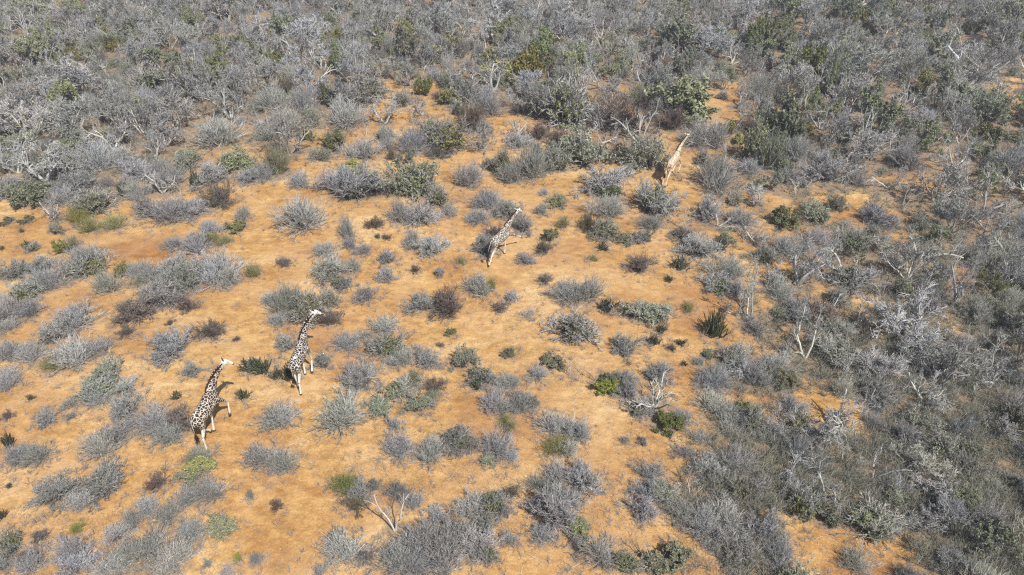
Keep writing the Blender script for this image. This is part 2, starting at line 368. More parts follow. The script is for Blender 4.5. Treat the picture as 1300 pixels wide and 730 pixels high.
# ------------------------------------------------------------------ plants read off the photograph
# tile origin, then (x, y, w, h, kind) in a 2.921x enlargement of that tile
Z = 2.921
TILES = {
 (0, 0): "45 680 90 60 mixed;140 710 95 55 olive;460 700 34 55 fleshy;730 672 42 62 fleshy;820 510 185 110 spiky;60 295 125 60 mixed;150 190 95 90 olive;570 300 135 85 mixed;330 205 80 60 olive;790 660 130 80 silver;380 420 40 60 snag;700 230 55 115 snag;830 160 60 85 snag;110 60 115 80 yellow;155 620 70 100 spiky;360 590 150 110 silver;240 600 150 130 thicket;520 640 110 60 grey;640 660 110 70 grey;300 690 120 60 grey;450 590 100 70 silver;700 600 110 60 sage;880 620 120 60 sage;930 670 80 50 silver;640 370 150 120 thicket;880 340 170 150 thicket;290 300 200 170 thicket;60 540 110 70 sage;20 610 80 60 silver",
 (320, 0): "350 430 140 110 spiky;303 527 90 62 olive;110 610 120 110 tuft;285 365 66 72 olive;420 340 160 90 mixed;262 152 60 42 yellow;325 145 52 52 olive;568 185 84 110 olive;722 370 84 60 yellow;710 500 170 120 mixed;815 445 100 90 brown;600 525 125 90 silver;415 560 120 80 grey;421 470 26 60 snag;340 690 160 110 silver;370 628 85 46 yellow;615 675 185 125 sage;805 655 110 90 grey;262 580 80 50 grey;120 460 150 100 spiky;70 500 110 70 spiky;490 495 80 50 silver;185 680 100 60 grey;60 650 110 70 silver;230 285 150 120 snag;870 90 170 140 bare;690 190 130 70 mixed;940 610 80 90 mixed;520 700 90 50 grey;420 690 110 80 mixed;905 270 110 60 yellow;480 260 130 90 thicket;200 380 90 90 silver;560 370 90 60 grey;880 400 120 80 grey;850 480 80 40 grey;690 560 70 45 brown;90 380 140 90 spiky;640 640 40 30 grey;790 350 90 90 mixed;640 330 70 60 olive",
 (640, 0): "82 270 120 112 olive;228 262 66 100 yellow;250 410 205 165 mixed;150 400 110 120 mixed;690 385 230 140 yellow;440 440 170 130 brown;355 225 150 230 bare;515 230 110 190 bare;500 480 170 140 fan;535 580 140 120 sage;755 505 150 105 grey;925 545 120 140 sage;620 450 110 90 brown;100 610 130 120 spiky;280 560 190 130 sage;190 590 110 90 sage;355 690 170 80 grey;385 715 70 42 green;800 650 170 130 grey;640 170 180 150 thicketleaf;920 165 95 110 green;550 715 95 60 mixed;45 480 95 80 fan;50 530 90 50 silver;30 640 90 80 grey;450 640 60 40 grey;560 300 160 70 silver;720 280 100 60 silver;840 200 150 120 bare;930 330 100 90 spiky;700 520 80 60 silver;130 500 80 40 brown;830 480 60 50 olive;900 620 90 60 grey;430 570 80 70 brown",
 (970, 0): "80 480 150 150 green;5 570 80 130 sage;340 92 85 62 olive;300 172 66 54 yellow;655 200 76 44 yellow;735 240 210 170 bare;320 25 170 70 fan;490 405 115 90 fan;620 45 56 40 yellow;60 95 70 60 green;730 395 56 62 olive;815 405 180 130 sage;905 500 90 50 mixed;700 605 180 150 bare;120 690 110 90 snag;455 690 140 70 bare;165 260 110 120 olive;245 300 95 150 sage;560 345 66 44 olive;290 510 54 72 fleshy;900 85 140 110 sage;220 640 170 90 silver;380 560 150 120 thicket;110 560 110 90 grey;870 620 130 100 grey;520 600 120 90 grey;560 470 130 100 thicket;920 590 90 80 silver;800 560 90 60 grey",
 (0, 240): "125 25 120 80 green;235 22 110 70 silver;345 45 160 95 mixed;458 10 36 42 fleshy;295 95 90 70 tuft;345 122 105 62 tuft;440 115 105 58 tuft;96 108 48 26 olive;20 118 48 20 olive;80 147 22 18 fleshy;95 200 40 36 fleshy;122 206 44 36 mixed;6 213 20 20 fleshy;230 212 60 50 olive;268 190 60 55 tuft;545 60 85 80 grey;640 95 170 80 silver;720 75 105 62 silver;820 32 130 90 brown;905 100 62 60 spiky;882 142 66 48 olive;780 148 90 50 silver;785 182 60 44 tuft;830 192 62 40 tuft;650 195 80 50 silver;728 212 130 62 grey;318 250 130 90 silver;320 290 140 80 mixed;62 295 120 80 silver;190 330 160 100 silver;90 372 130 80 grey;82 392 62 46 olive;405 348 105 90 spiky;458 295 62 50 olive;548 300 110 80 spiky;645 285 120 80 grey;795 305 200 125 silver;690 325 160 110 silver;640 360 150 70 grey;850 330 90 80 silver;595 402 160 80 grey;510 342 62 40 tuft;695 436 82 42 brown;110 452 105 70 grey;30 440 110 110 spiky;20 510 90 60 spiky;280 500 155 65 grey;495 475 155 66 brown;475 538 72 46 brown;205 548 145 70 grey;40 612 120 70 silver;130 610 100 80 silver;275 640 170 90 spiky;362 600 110 78 spiky;190 660 90 56 tuft;400 695 115 80 sage;640 610 170 80 silver;785 540 110 52 brown;720 688 92 46 silver;30 712 95 50 silver;880 563 24 18 brown;935 665 80 50 fleshy;948 305 64 58 tuft;632 500 34 24 brown;590 640 60 36 grey;500 290 60 50 grey;160 280 90 40 mixed",
 (320, 240): "195 112 185 120 silver;420 18 200 60 mixed;545 92 60 90 spiky;620 98 150 90 silver;690 25 110 80 mixed;728 82 64 46 silver;875 42 120 80 silver;835 105 84 58 silver;930 82 82 56 grey;895 158 62 46 brown;862 208 92 80 silver;355 150 70 90 spiky;455 132 62 44 brown;368 205 64 44 grey;412 225 66 46 silver;270 238 92 50 silver;665 215 120 78 silver;595 190 64 78 spiky;500 258 84 44 silver;500 312 80 54 grey;122 276 52 26 brown;285 300 140 95 grey;372 285 76 60 silver;335 350 74 56 mixed;130 410 130 110 grey;205 440 150 120 mixed;285 400 70 76 grey;425 395 92 62 grey;98 486 74 54 silver;288 482 84 46 brown;620 415 110 70 silver;720 415 140 100 brown;835 360 130 72 grey;885 348 40 52 tuft;775 272 52 24 tuft;695 302 42 36 grey;130 582 102 64 silver;348 568 118 66 silver;490 508 104 60 silver;490 585 140 70 mixed;560 622 110 56 grey;655 630 110 66 silver;780 622 94 92 sage;735 520 42 30 olive;700 570 28 18 brown;262 640 84 66 silver;45 665 86 66 fleshy;95 690 50 50 fleshy;145 682 64 80 fleshy;602 705 74 44 tuft;390 696 126 56 grey;850 690 110 80 mixed;930 715 76 50 silver;950 600 36 44 olive;950 396 42 26 grey;605 298 44 18 brown;465 178 28 20 fleshy;500 180 34 22 brown;420 540 44 30 grey;920 430 60 34 brown;70 410 60 50 silver;530 640 60 30 grey",
 (640, 240): "20 80 84 66 grey;66 135 84 66 silver;142 78 64 38 grey;202 46 78 50 sage;388 20 96 56 green;385 80 155 80 silver;370 160 105 72 mixed;310 130 80 66 brown;570 55 170 115 mixed;542 136 94 62 silver;445 190 62 44 sage;510 188 74 44 mixed;215 125 54 50 tuft;170 178 60 54 olive;146 218 62 50 brown;78 260 70 38 silver;150 336 54 22 brown;364 222 50 34 fleshy;330 264 42 28 tuft;500 288 125 76 brown;655 185 82 42 mixed;712 235 145 88 silver;800 218 48 54 fleshy;650 292 80 50 fleshy;612 342 38 24 fleshy;825 315 130 80 silver;780 370 105 52 mixed;225 385 130 90 silver;305 375 150 110 spiky;380 432 72 56 fleshy;30 392 50 32 silver;92 462 62 32 spiky;475 455 100 62 mixed;560 472 130 84 sage;580 526 48 30 fleshy;255 525 175 92 mixed;450 582 135 90 silver;555 570 60 24 fleshy;655 574 44 30 fleshy;678 445 54 40 tuft;775 512 105 110 fleshy;665 650 30 16 fleshy;30 596 60 44 tuft;190 642 90 50 olive;124 682 86 52 silver;245 650 62 110 snag;30 716 60 36 silver;335 680 50 90 snag;390 714 86 46 green;450 706 84 60 silver;560 690 120 70 grey;665 120 100 120 snag;795 100 150 140 bare;755 85 110 80 grey;870 115 100 70 grey;930 180 90 80 bare;905 390 160 250 bare;930 520 90 60 silver;885 655 150 120 bare;840 630 110 90 grey;785 695 110 90 silver;930 690 90 90 grey;720 640 50 36 grey;860 380 70 70 silver;620 590 40 24 brown",
 (970, 240): "125 290 130 200 bare;290 260 200 200 bare;410 95 130 80 grey;590 210 190 180 bare;705 330 140 230 bare;465 460 210 240 bare;150 560 210 240 bare;350 455 64 150 snag;245 430 50 110 snag;730 600 210 200 bare;840 600 150 210 bare;430 660 170 130 silver;62 112 96 80 olive;190 90 120 80 sage;215 452 54 38 fleshy;915 500 90 100 mixed;440 200 130 90 thicket;330 180 120 80 grey;200 190 110 70 silver;790 250 120 60 mixed;70 220 110 80 grey;320 350 140 70 mixed;60 400 120 60 silver;30 330 80 90 bare;560 560 170 140 thicket;640 620 170 120 thicket;870 330 160 150 thicket;280 620 150 110 mixed;270 530 110 70 grey;620 400 110 60 grey;30 660 110 70 silver;70 715 80 30 olive;820 120 160 120 thicket;900 220 110 80 silver;200 480 120 60 brown;110 480 120 70 grey;50 470 60 40 sage;770 440 80 90 spiky",
 (0, 480): "30 25 90 70 silver;375 55 130 80 sage;360 90 100 70 silver;475 50 90 56 silver;480 125 150 100 silver;570 170 150 110 silver;640 215 130 90 silver;440 215 110 80 silver;375 260 130 110 spiky;180 168 88 48 grey;265 102 58 44 grey;265 152 46 28 silver;36 146 50 36 brown;40 240 46 62 fleshy;80 290 100 80 silver;150 290 110 90 silver;36 405 30 24 fleshy;210 430 160 110 silver;300 450 100 80 spiky;385 400 170 110 grey;585 392 90 52 brown;670 170 120 80 brown;750 306 100 46 spiky;725 345 110 60 yellow;715 362 86 62 olive;790 420 125 100 spiky;690 440 110 80 silver;825 540 104 100 sage;715 565 115 86 silver;620 500 100 84 spiky;545 475 90 70 silver;490 505 52 100 spiky;430 570 96 76 silver;560 620 170 130 spiky;480 650 120 100 spiky;270 620 110 110 silver;290 562 64 36 tuft;145 586 58 46 brown;40 620 110 100 mixed;10 505 40 54 fleshy;130 700 130 66 silver;280 705 130 56 silver;420 705 140 60 spiky;640 690 160 80 spiky;765 682 48 34 silver;880 655 38 50 tuft;948 662 42 50 silver;845 722 60 30 silver;660 76 44 36 fleshy;908 66 54 46 fleshy;120 80 32 22 brown;930 425 30 44 silver;10 690 60 60 silver;90 665 60 50 brown",
 (320, 480): "105 155 150 84 silver;40 290 130 100 spiky;115 310 110 90 silver;200 45 74 46 silver;335 140 190 125 spiky;400 26 140 48 silver;475 105 96 56 sage;530 168 62 56 silver;600 12 62 36 tuft;545 45 110 60 mixed;610 95 110 76 sage;670 72 74 50 tuft;682 22 80 54 brown;550 265 130 90 silver;665 275 120 104 spiky;760 235 120 90 mixed;800 250 80 60 mixed;905 265 130 90 silver;872 312 64 44 sage;940 172 64 44 tuft;335 398 112 80 tuft;400 425 100 70 silver;385 476 96 56 brown;452 400 54 50 grey;545 425 84 90 grey;605 460 84 70 silver;530 495 130 225 fork;335 645 160 90 spiky;320 572 40 34 mixed;20 668 46 44 silver;250 712 60 40 silver;540 670 160 130 spiky;640 600 160 130 spiky;740 600 160 140 spiky;830 620 130 120 silver;820 480 130 100 spiky;890 475 110 100 mixed;700 700 190 80 spiky;600 710 160 70 silver;870 660 80 80 mixed;850 560 90 70 grey;900 90 110 90 silver;832 22 66 50 fleshy;420 665 70 40 brown;90 475 50 26 brown;940 110 80 60 grey;690 520 90 70 silver;940 500 50 60 silver",
 (640, 480): "60 90 110 84 silver;112 95 50 38 olive;200 200 150 76 spiky;285 205 80 80 silver;190 262 110 80 tuft;230 270 80 60 silver;380 35 92 66 green;452 50 84 76 silver;560 75 215 170 fan;505 125 90 50 mixed;600 175 105 76 green;648 150 80 66 silver;445 240 44 26 grey;726 230 52 38 silver;665 286 60 36 silver;20 190 52 44 tuft;780 110 130 90 spiky;835 165 140 86 silver;770 22 110 50 silver;920 150 90 110 mixed;880 120 60 70 green;285 380 150 120 grey;190 370 110 90 silver;140 410 110 80 spiky;170 500 190 180 silver;240 460 120 90 silver;270 562 90 76 sage;150 590 100 80 silver;540 350 110 80 grey;540 430 120 90 silver;510 490 140 110 silver;600 440 110 80 mixed;690 430 110 110 snag;660 500 110 90 silver;765 360 120 90 grey;870 330 130 100 silver;900 420 130 110 mixed;730 540 150 130 spiky;820 520 140 120 spiky;790 600 110 70 silver;360 690 150 80 spiky;450 690 90 90 sage;600 705 150 50 olive;530 680 60 110 snag;250 705 60 60 snag;880 640 130 110 grey;930 560 100 120 thicket;850 695 100 60 mixed;20 600 70 60 grey;510 240 46 44 silver;30 300 60 50 silver;270 640 60 40 brown;30 430 60 50 brown",
 (970, 480): "100 110 120 76 silver;62 25 66 36 olive;278 150 66 34 fleshy;30 190 110 90 grey;240 390 210 220 bare;410 300 90 200 snag;420 530 190 140 mixed;920 540 110 190 snag;140 230 150 70 mixed;100 330 170 130 bare;560 330 190 150 thicket;640 420 180 150 thicket;130 460 120 120 mixed;230 520 120 80 green;620 540 160 130 thicket;730 460 120 130 sage;300 290 130 100 bare;420 60 140 80 grey;800 380 120 100 grey;870 200 150 130 thicket;600 60 160 120 bare;700 700 120 70 grey;20 560 90 110 silver;60 690 130 60 grey;330 710 130 40 grey;560 150 130 80 sage;900 680 130 100 bare",
}
# how full the thicket is, in 50 px cells of the photograph
DENS = """99999999999999999999999999
99999999999999999999999999
99999999852678736537999994
99985666733535544336999976
79887532111021110566766588
11001000000000000144547888
00000000000000000045777879
00000000000000000025547669
00000000000000000016788899
00000000000000000146789999
00000000000000000044007889
00000000000000001589999999
00000000000000002689999999
00000000000000000267001799
00000000000000002256000599""".split('\n')
def dens_at(px, py):
    c = min(max(int(px // 50), 0), 25); r = min(max(int(py // 50), 0), 14)
    return int(DENS[r][c]) / 9

HAND = []
def add_plant(px, py, w, h, kind):
    """photo pixels: centre x/y and size of the plant's outline"""
    bot = py + h / 2
    s = scale_at(bot); dv = s * s * CAMH / F
    diam = w / s * (1.27 if dens_at(px, py) > .3 else 1.12)
    dpx = .30 * diam * dv
    by = bot - dpx
    x, y = at(px, min(by, 745))
    hz = (h - dpx * 1.4) / (s * .80)
    hz = min(max(hz, .38 * diam), 1.5 * diam) if kind not in ('snag', 'fan', 'fork', 'bare', 'fleshy') else min(max(hz, .5 * diam), 2.6 * diam)
    if kind == 'bare': hz = min(hz, 4.2)
    HAND.append(dict(x=x, y=y, d=diam, h=hz, k=kind, px=px, py=py, hand=True))
CLEAR = [(268, 545, 20), (386, 478, 18), (640, 320, 16), (856, 222, 18), (850, 240, 14)]      # nothing grows where the giraffes stand
for (ox, oy), txt in TILES.items():
    for e in txt.split(';'):
        a, b, w, h, k = e.split()
        add_plant(ox + float(a) / Z, oy + float(b) / Z, float(w) / Z, float(h) / Z, k)

# ------------------------------------------------------------------ thicket fill between them
DROP = [p for p in HAND if any(abs(p['px'] - a) < w + p['d'] * scale_at(p['py']) * .35 and -4 < p['py'] - b < 15 for a, b, w in ((268, 558, 22), (386, 488, 12), (636, 328, 16), (851, 231, 14)))]
print('dropped', [(p['k'], round(p['px']), round(p['py'])) for p in DROP])
HAND = [p for p in HAND if not any(p is q for q in DROP)]      # nothing stands right in front of a giraffe's feet
PL = list(HAND)
cell = {}
def cput(p): cell.setdefault((int(p['x'] // 3), int(p['y'] // 3)), []).append(p)
for p in PL: cput(p)
def near(x, y):
    cx, cy = int(x // 3), int(y // 3)
    for i in range(-3, 4):
        for j in range(-3, 4):
            yield from cell.get((cx + i, cy + j), ())
fill = 0
num = {}
for p in PL: num[p['k']] = num.get(p['k'], 0) + 1
G_CLEAR = [(268, 535, 62), (388, 470, 58), (640, 315, 42), (856, 212, 34)]
for k in range(60000):
    px, py = rng.uniform(-35, 1335), rng.uniform(-16, 752)
    # uniform on the ground rather than in the picture
    if rng.random() > (scale_at(740) / scale_at(py)) ** 3 / (scale_at(740) / scale_at(-16)) ** 3: continue
    d = dens_at(px, py)
    if rng.random() > d ** .8: continue
    x, y = at(px, py)
    u = rng.random(); top = py < 200; left = px < 650
    if top: kd = 'thicket' if u < .42 else 'thicketleaf' if u < (.48 if left else .57) else 'grey' if u < .65 else 'silver' if u < .68 else 'bare' if u < .77 else 'snag' if u < .81 else 'brown' if u < .85 else 'sage' if u < .92 else 'mixed' if u < .96 else 'olive' if u < .985 else 'yellow'
    else: kd = 'thicket' if u < .24 else 'thicketleaf' if u < .31 else 'grey' if u < .45 else 'silver' if u < .55 else 'bare' if u < .75 else 'snag' if u < .77 else 'mixed' if u < .85 else 'sage' if u < .91 else 'spiky' if u < .97 else 'sage'
    for alt in ('grey', 'bare', 'silver', 'thicketleaf', 'mixed', 'sage'):
        if num.get(kd, 0) >= 288: kd = alt
    dm = {'thicket': rng.uniform(3.2, 5.2), 'thicketleaf': rng.uniform(3, 4.8), 'bare': rng.uniform(3, 4.8), 'snag': rng.uniform(1.2, 2.4)}.get(kd, rng.uniform(1.1, 2.4))
    dm *= .85 if not top else .9 if kd in ('thicket', 'thicketleaf', 'bare') else 1
    dm *= (.62 + .38 * d) * 1.24
    if kd == 'thicketleaf' and not top: dm = min(dm, 2.4)
    ok = True
    sep = (.26 if top else .22) if d > .9 else .32 if d > .6 else .44
    for q in near(x, y):
        if math.hypot(q['x'] - x, q['y'] - y) < sep * (dm + q['d']): ok = False; break
    if ok:
        for gx, gy, gr in G_CLEAR:
            if math.hypot(px - gx, py - gy) < gr: ok = False
    if not ok: continue
    hz = dm * rng.uniform(.62, .85) if kd in ('thicket', 'thicketleaf', 'bare') else dm * rng.uniform(.5, .75)
    if kd == 'snag': hz = dm * rng.uniform(.9, 1.3)
    p = dict(x=x, y=y, d=dm, h=hz, k=kd, px=px, py=py, hand=False)
    PL.append(p); cput(p); fill += 1; num[kd] = num.get(kd, 0) + 1
print('plants', len(HAND), 'fill', fill)

# ------------------------------------------------------------------ labels
MARKS = [
 (271, 510, 'the leftmost giraffe'), (392, 445, 'the second giraffe from left'),
 (645, 300, 'the middle giraffe with outstretched foreleg'), (860, 200, 'the farthest giraffe'),
 (668, 92, 'the round dark olive bush'), (997, 155, 'the tall dark green shrub'),
 (502, 650, 'the forked dead tree at bottom'), (832, 505, 'the white dead tree on sand'),
 (730, 370, 'the large pale dome bush'), (905, 412, 'the big dark succulent'),
 (876, 130, 'the wide bright green shrub'), (245, 600, 'the olive cushion below leftmost giraffe'),
 (435, 525, 'the pale starburst shrub'), (270, 340, 'the broad silvery left clump'),
 (428, 625, 'the yellow-green shrub at bottom'), (1112, 660, 'the bottom right leafy shrub'),
 (1105, 560, 'the white looped branch tree'), (1073, 57, 'the yellow-green shrub at top right'),
 (1075, 525, 'the bare sand pocket at right'), (1075, 705, 'the sand patch at bottom right'),
 (410, 52, 'the yellow shrub at top left'), (1200, 380, 'the sand pocket at right edge'),
 (50, 65, 'the olive bush at far top left'), (815, 165, 'the white antler-branched snag'),
]
OWN = {  # exact plants that are landmarks themselves
 (668, 92): 'round dark olive bush standing alone in the grey thicket, top centre',
 (997, 157): 'tall dark green upright shrub against the thicket, upper right',
 (501, 648): 'forked bleached dead tree with two white arms, bottom centre left',
 (832, 504): 'bleached white dead tree with spread antler branches on open sand',
 (905, 415): 'largest dark succulent clump, alone on orange sand right of centre',
 (876, 132): 'wide bright green leafy shrub above the farthest giraffe',
 (245, 604): 'round olive cushion shrub just below the leftmost giraffe',
 (435, 528): 'pale starburst shrub of thick grey stems below second giraffe',
 (435, 616): 'bright yellow-green stemmy shrub on sand near the bottom centre',
 (1114, 661): 'dark leafy shrub above the bottom right sand patch',
 (1110, 583): 'bleached tree with a looped white branch, lower right thicket',
 (811, 168): 'white antler-branched snag left of the farthest giraffe',
 (744, 368): 'large pale dome bush alone on bare sand at centre',
}
def direction(dx, dy):
    a = math.degrees(math.atan2(-dy, dx)) % 360
    return ['right of', 'above right of', 'above', 'above left of', 'left of', 'below left of', 'below', 'below right of'][int((a + 22.5) // 45) % 8]
ORD = ['nearest', 'second', 'third', 'fourth', 'fifth', 'sixth', 'seventh', 'eighth', 'ninth', 'tenth', 'eleventh', 'twelfth', 'thirteenth', 'fourteenth', 'fifteenth', 'sixteenth', 'seventeenth', 'eighteenth', 'nineteenth', 'twentieth']
for p in PL:
    w = p['d'] / 1.24; big = w > (3.3 if p['k'] in ('thicket', 'bare', 'thicketleaf') else 2.2); small = w < (2.2 if p['k'] in ('thicket', 'bare', 'thicketleaf') else 1.15)
    p['look'] = ('small ' if small else 'large ' if big else '') + KIND[p['k']][2]
    i = min(range(len(MARKS)), key=lambda j: math.hypot(MARKS[j][0] - p['px'], MARKS[j][1] - p['py']))
    p['mk'] = i; p['md'] = math.hypot(MARKS[i][0] - p['px'], MARKS[i][1] - p['py'])
    p['dir'] = direction(p['px'] - MARKS[i][0], p['py'] - MARKS[i][1])
groups = {}
for p in PL: groups.setdefault((p['look'], p['mk'], p['dir']), []).append(p)
for (look, mk, di), ps in groups.items():
    ps.sort(key=lambda p: p['md'])
    for r, p in enumerate(ps):
        if r < len(ORD): p['label'] = look + (', ' + ORD[r] + ' ' if len(ps) > 1 else ' ') + ('one ' if len(ps) > 1 else '') + di + ' ' + MARKS[mk][2]
        else: p['label'] = look + ' farther than twentieth ' + di + ' ' + MARKS[mk][2]
for (ax, ay), t in OWN.items():
    c = [p for p in PL if p['hand'] and math.hypot(p['px'] - ax, p['py'] - ay) < 14]
    if c: min(c, key=lambda p: math.hypot(p['px'] - ax, p['py'] - ay))['label'] = t

# ------------------------------------------------------------------ plant the plants
pick = {}
for p in PL:
    name, cat, look, grp = KIND[p['k']]
    pr = PROTO[p['k']]; i = pick.get(p['k'], 0); pick[p['k']] = i + 1
    parts, dd, hh = pr[(i * 5 + i // len(pr)) % len(pr)] if len(pr) > 1 else pr[0]
    root = bpy.data.objects.new(name, None); COL.objects.link(root)
    s = p['d'] / dd
    if p['k'] in ('snag', 'fork'): s = max(s, .6 * p['h'] / hh) if p['k'] == 'snag' else p['h'] / hh
    if p['k'] == 'fleshy': s *= .88
    root.location = (p['x'], p['y'], float(gz(p['x'], p['y'])) - .01)
    root.rotation_euler = (0, 0, random.uniform(0, 6.283) if p['k'] != 'fork' else 0)
    root.scale = (s, s * random.uniform(.9, 1.1), p['h'] / hh)
    root['label'] = p['label']; root['category'] = cat; root['group'] = grp
    for n, me in parts:
        o = bpy.data.objects.new(n, me); COL.objects.link(o); o.parent = root

# ------------------------------------------------------------------ thin warm-day haze
hv = bpy.data.meshes.new('haze'); x0, x1, y0, y1, z0, z1 = -1900, 1900, -1900, 1900, -2, 34
hv.from_pydata([(x, y, z) for z in (z0, z1) for y in (y0, y1) for x in (x0, x1)], [], [(0, 2, 3, 1), (4, 5, 7, 6), (0, 1, 5, 4), (2, 6, 7, 3), (0, 4, 6, 2), (1, 3, 7, 5)])
hm = bpy.data.materials.new('haze_air'); hm.use_nodes = True; hm.node_tree.nodes.clear()
ho = hm.node_tree.nodes.new('ShaderNodeOutputMaterial'); hp_ = hm.node_tree.nodes.new('ShaderNodeVolumePrincipled')
hp_.inputs['Color'].default_value = (.86, .90, .97, 1); hp_.inputs['Density'].default_value = .0011; hp_.inputs['Anisotropy'].default_value = .2
hm.node_tree.links.new(hp_.outputs[0], ho.inputs['Volume']); hv.materials.append(hm)
hz_o = bpy.data.objects.new('haze', hv); COL.objects.link(hz_o); hz_o['kind'] = 'stuff'

# ------------------------------------------------------------------ ground
def ground():
    xs = np.concatenate([[-1800, -600, -250, -140], np.arange(-104, 104.1, .5), [140, 250, 600, 1800]])
    ys = np.concatenate([[-1500, -400, -100, -20], np.arange(2, 128.1, .5), [160, 220, 400, 800, 1500]])
    X, Y = np.meshgrid(xs, ys); Zg = gz(X, Y)
    V = np.stack([X, Y, Zg], -1).reshape(-1, 3)
    nx, ny = len(xs), len(ys); i, j = np.meshgrid(np.arange(nx - 1), np.arange(ny - 1))
    a = (j * nx + i).ravel(); Q = np.stack([a, a + 1, a + nx + 1, a + nx], 1)
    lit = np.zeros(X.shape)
    for p in PL:                      # litter round every plant's foot, also painting the shade beneath it
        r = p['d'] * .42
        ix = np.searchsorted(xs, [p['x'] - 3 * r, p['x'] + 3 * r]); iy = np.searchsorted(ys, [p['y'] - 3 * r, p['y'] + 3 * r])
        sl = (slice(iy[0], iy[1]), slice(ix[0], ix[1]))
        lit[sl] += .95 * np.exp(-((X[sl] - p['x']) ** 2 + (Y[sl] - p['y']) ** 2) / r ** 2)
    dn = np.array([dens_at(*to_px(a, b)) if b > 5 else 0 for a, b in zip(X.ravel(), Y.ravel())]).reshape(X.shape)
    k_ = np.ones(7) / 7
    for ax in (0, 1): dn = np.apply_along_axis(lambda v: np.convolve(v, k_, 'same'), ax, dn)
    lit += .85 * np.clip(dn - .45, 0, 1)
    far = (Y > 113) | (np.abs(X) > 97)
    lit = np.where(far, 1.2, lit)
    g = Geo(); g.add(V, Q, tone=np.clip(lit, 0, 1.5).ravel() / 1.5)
    m, n, b = mat('orange_sand')
    N, L = n.nodes, n.links
    tc = N.new('ShaderNodeTexCoord')
    def noise(scale, det=6, rough=.6, sc_=(1, 1, 1), dist=0):
        mp = N.new('ShaderNodeMapping'); mp.inputs['Scale'].default_value = tuple(v * .81 for v in sc_)
        L.new(tc.outputs['Object'], mp.inputs[0])
        t = N.new('ShaderNodeTexNoise'); t.inputs['Scale'].default_value = scale; t.inputs['Detail'].default_value = det
        t.inputs['Roughness'].default_value = rough; t.inputs['Distortion'].default_value = dist
        L.new(mp.outputs[0], t.inputs['Vector']); return t
    def mix(f, a_, b_, mode='MIX'):
        mx = N.new('ShaderNodeMix'); mx.data_type = 'RGBA'; mx.blend_type = mode
        for s_, v in ((0, f), (6, a_), (7, b_)):
            if isinstance(v, (tuple, float, int)): mx.inputs[s_].default_value = (*v, 1) if isinstance(v, tuple) else v
            else: L.new(v, mx.inputs[s_])
        return mx.outputs[2]
    base = ramp(n, [(.32, (.37, .175, .060)), (.43, (.475, .258, .090)), (.54, (.55, .322, .122)), (.70, (.66, .45, .22))])
    L.new(noise(.16, 9, .62, (1, 1.6, 1), .6).outputs['Fac'], base.inputs[0])
    fine = ramp(n, [(.32, (.58, .50, .43)), (.49, (1, 1, 1)), (.62, (1.30, 1.40, 1.52))])
    L.new(noise(1.5, 9, .78, (1, 1.6, 1)).outputs['Fac'], fine.inputs[0])
    c1 = mix(.85, base.outputs[0], fine.outputs[0], 'MULTIPLY')
    grain = ramp(n, [(.3, (.66, .63, .60)), (.52, (1, 1, 1)), (.75, (1.2, 1.22, 1.25))])
    L.new(noise(14, 5, .7).outputs['Fac'], grain.inputs[0])
    c2 = mix(.8, c1, grain.outputs[0], 'MULTIPLY')
    # trodden pale tracks
    trk = ramp(n, [(.0, (1, 1, 1)), (.035, (.5, .5, .5)), (.08, (0, 0, 0))])
    tn = noise(.09, 3, .5, (1, 1, 1), .8)
    sb = N.new('ShaderNodeMath'); sb.operation = 'SUBTRACT'; sb.inputs[1].default_value = .5; L.new(tn.outputs['Fac'], sb.inputs[0])
    ab = N.new('ShaderNodeMath'); ab.operation = 'ABSOLUTE'; L.new(sb.outputs[0], ab.inputs[0]); L.new(ab.outputs[0], trk.inputs[0])
    ft = N.new('ShaderNodeMath'); ft.operation = 'MULTIPLY'; ft.inputs[1].default_value = .3; L.new(trk.outputs[0], ft.inputs[0])
    c3 = mix(ft.outputs[0], c2, (.62, .40, .22))
    # plant litter, its colour darkened for the shade under bushes
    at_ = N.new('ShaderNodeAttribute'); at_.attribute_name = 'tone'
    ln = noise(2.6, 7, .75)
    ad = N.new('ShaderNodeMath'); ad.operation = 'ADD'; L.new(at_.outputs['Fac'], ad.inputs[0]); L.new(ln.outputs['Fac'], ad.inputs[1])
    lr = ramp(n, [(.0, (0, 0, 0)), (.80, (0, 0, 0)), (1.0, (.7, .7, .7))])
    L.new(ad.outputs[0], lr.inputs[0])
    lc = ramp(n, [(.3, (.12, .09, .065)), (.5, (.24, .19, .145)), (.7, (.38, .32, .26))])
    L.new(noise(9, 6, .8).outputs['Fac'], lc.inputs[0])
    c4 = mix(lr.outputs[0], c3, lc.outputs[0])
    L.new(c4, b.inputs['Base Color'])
    b.inputs['Roughness'].default_value = .95; b.inputs['Specular IOR Level'].default_value = .15
    bp = N.new('ShaderNodeBump'); bp.inputs['Strength'].default_value = .55; bp.inputs['Distance'].default_value = .12
    L.new(noise(3.2, 8, .7).outputs['Fac'], bp.inputs['Height']); L.new(bp.outputs[0], b.inputs['Normal'])
    me = g.mesh('ground', m); o = bpy.data.objects.new('ground', me); COL.objects.link(o); o['kind'] = 'structure'
ground()

# ------------------------------------------------------------------ countless small stuff on the sand
def scatter_pts(n, f):
    px = rng.uniform(-30, 1330, n * 3); py = rng.uniform(-10, 745, n * 3)
    w = np.array([f(a, b) for a, b in zip(px, py)]); k = rng.random(len(px)) < w
    px, py = px[k][:n], py[k][:n]
    q = np.array([at(a, b) for a, b in zip(px, py)])
    return q[:, 0], q[:, 1]
def stuff(name, g, m):
    o = bpy.data.objects.new(name, g.mesh(name, m)); COL.objects.link(o); o['kind'] = 'stuff'; return o

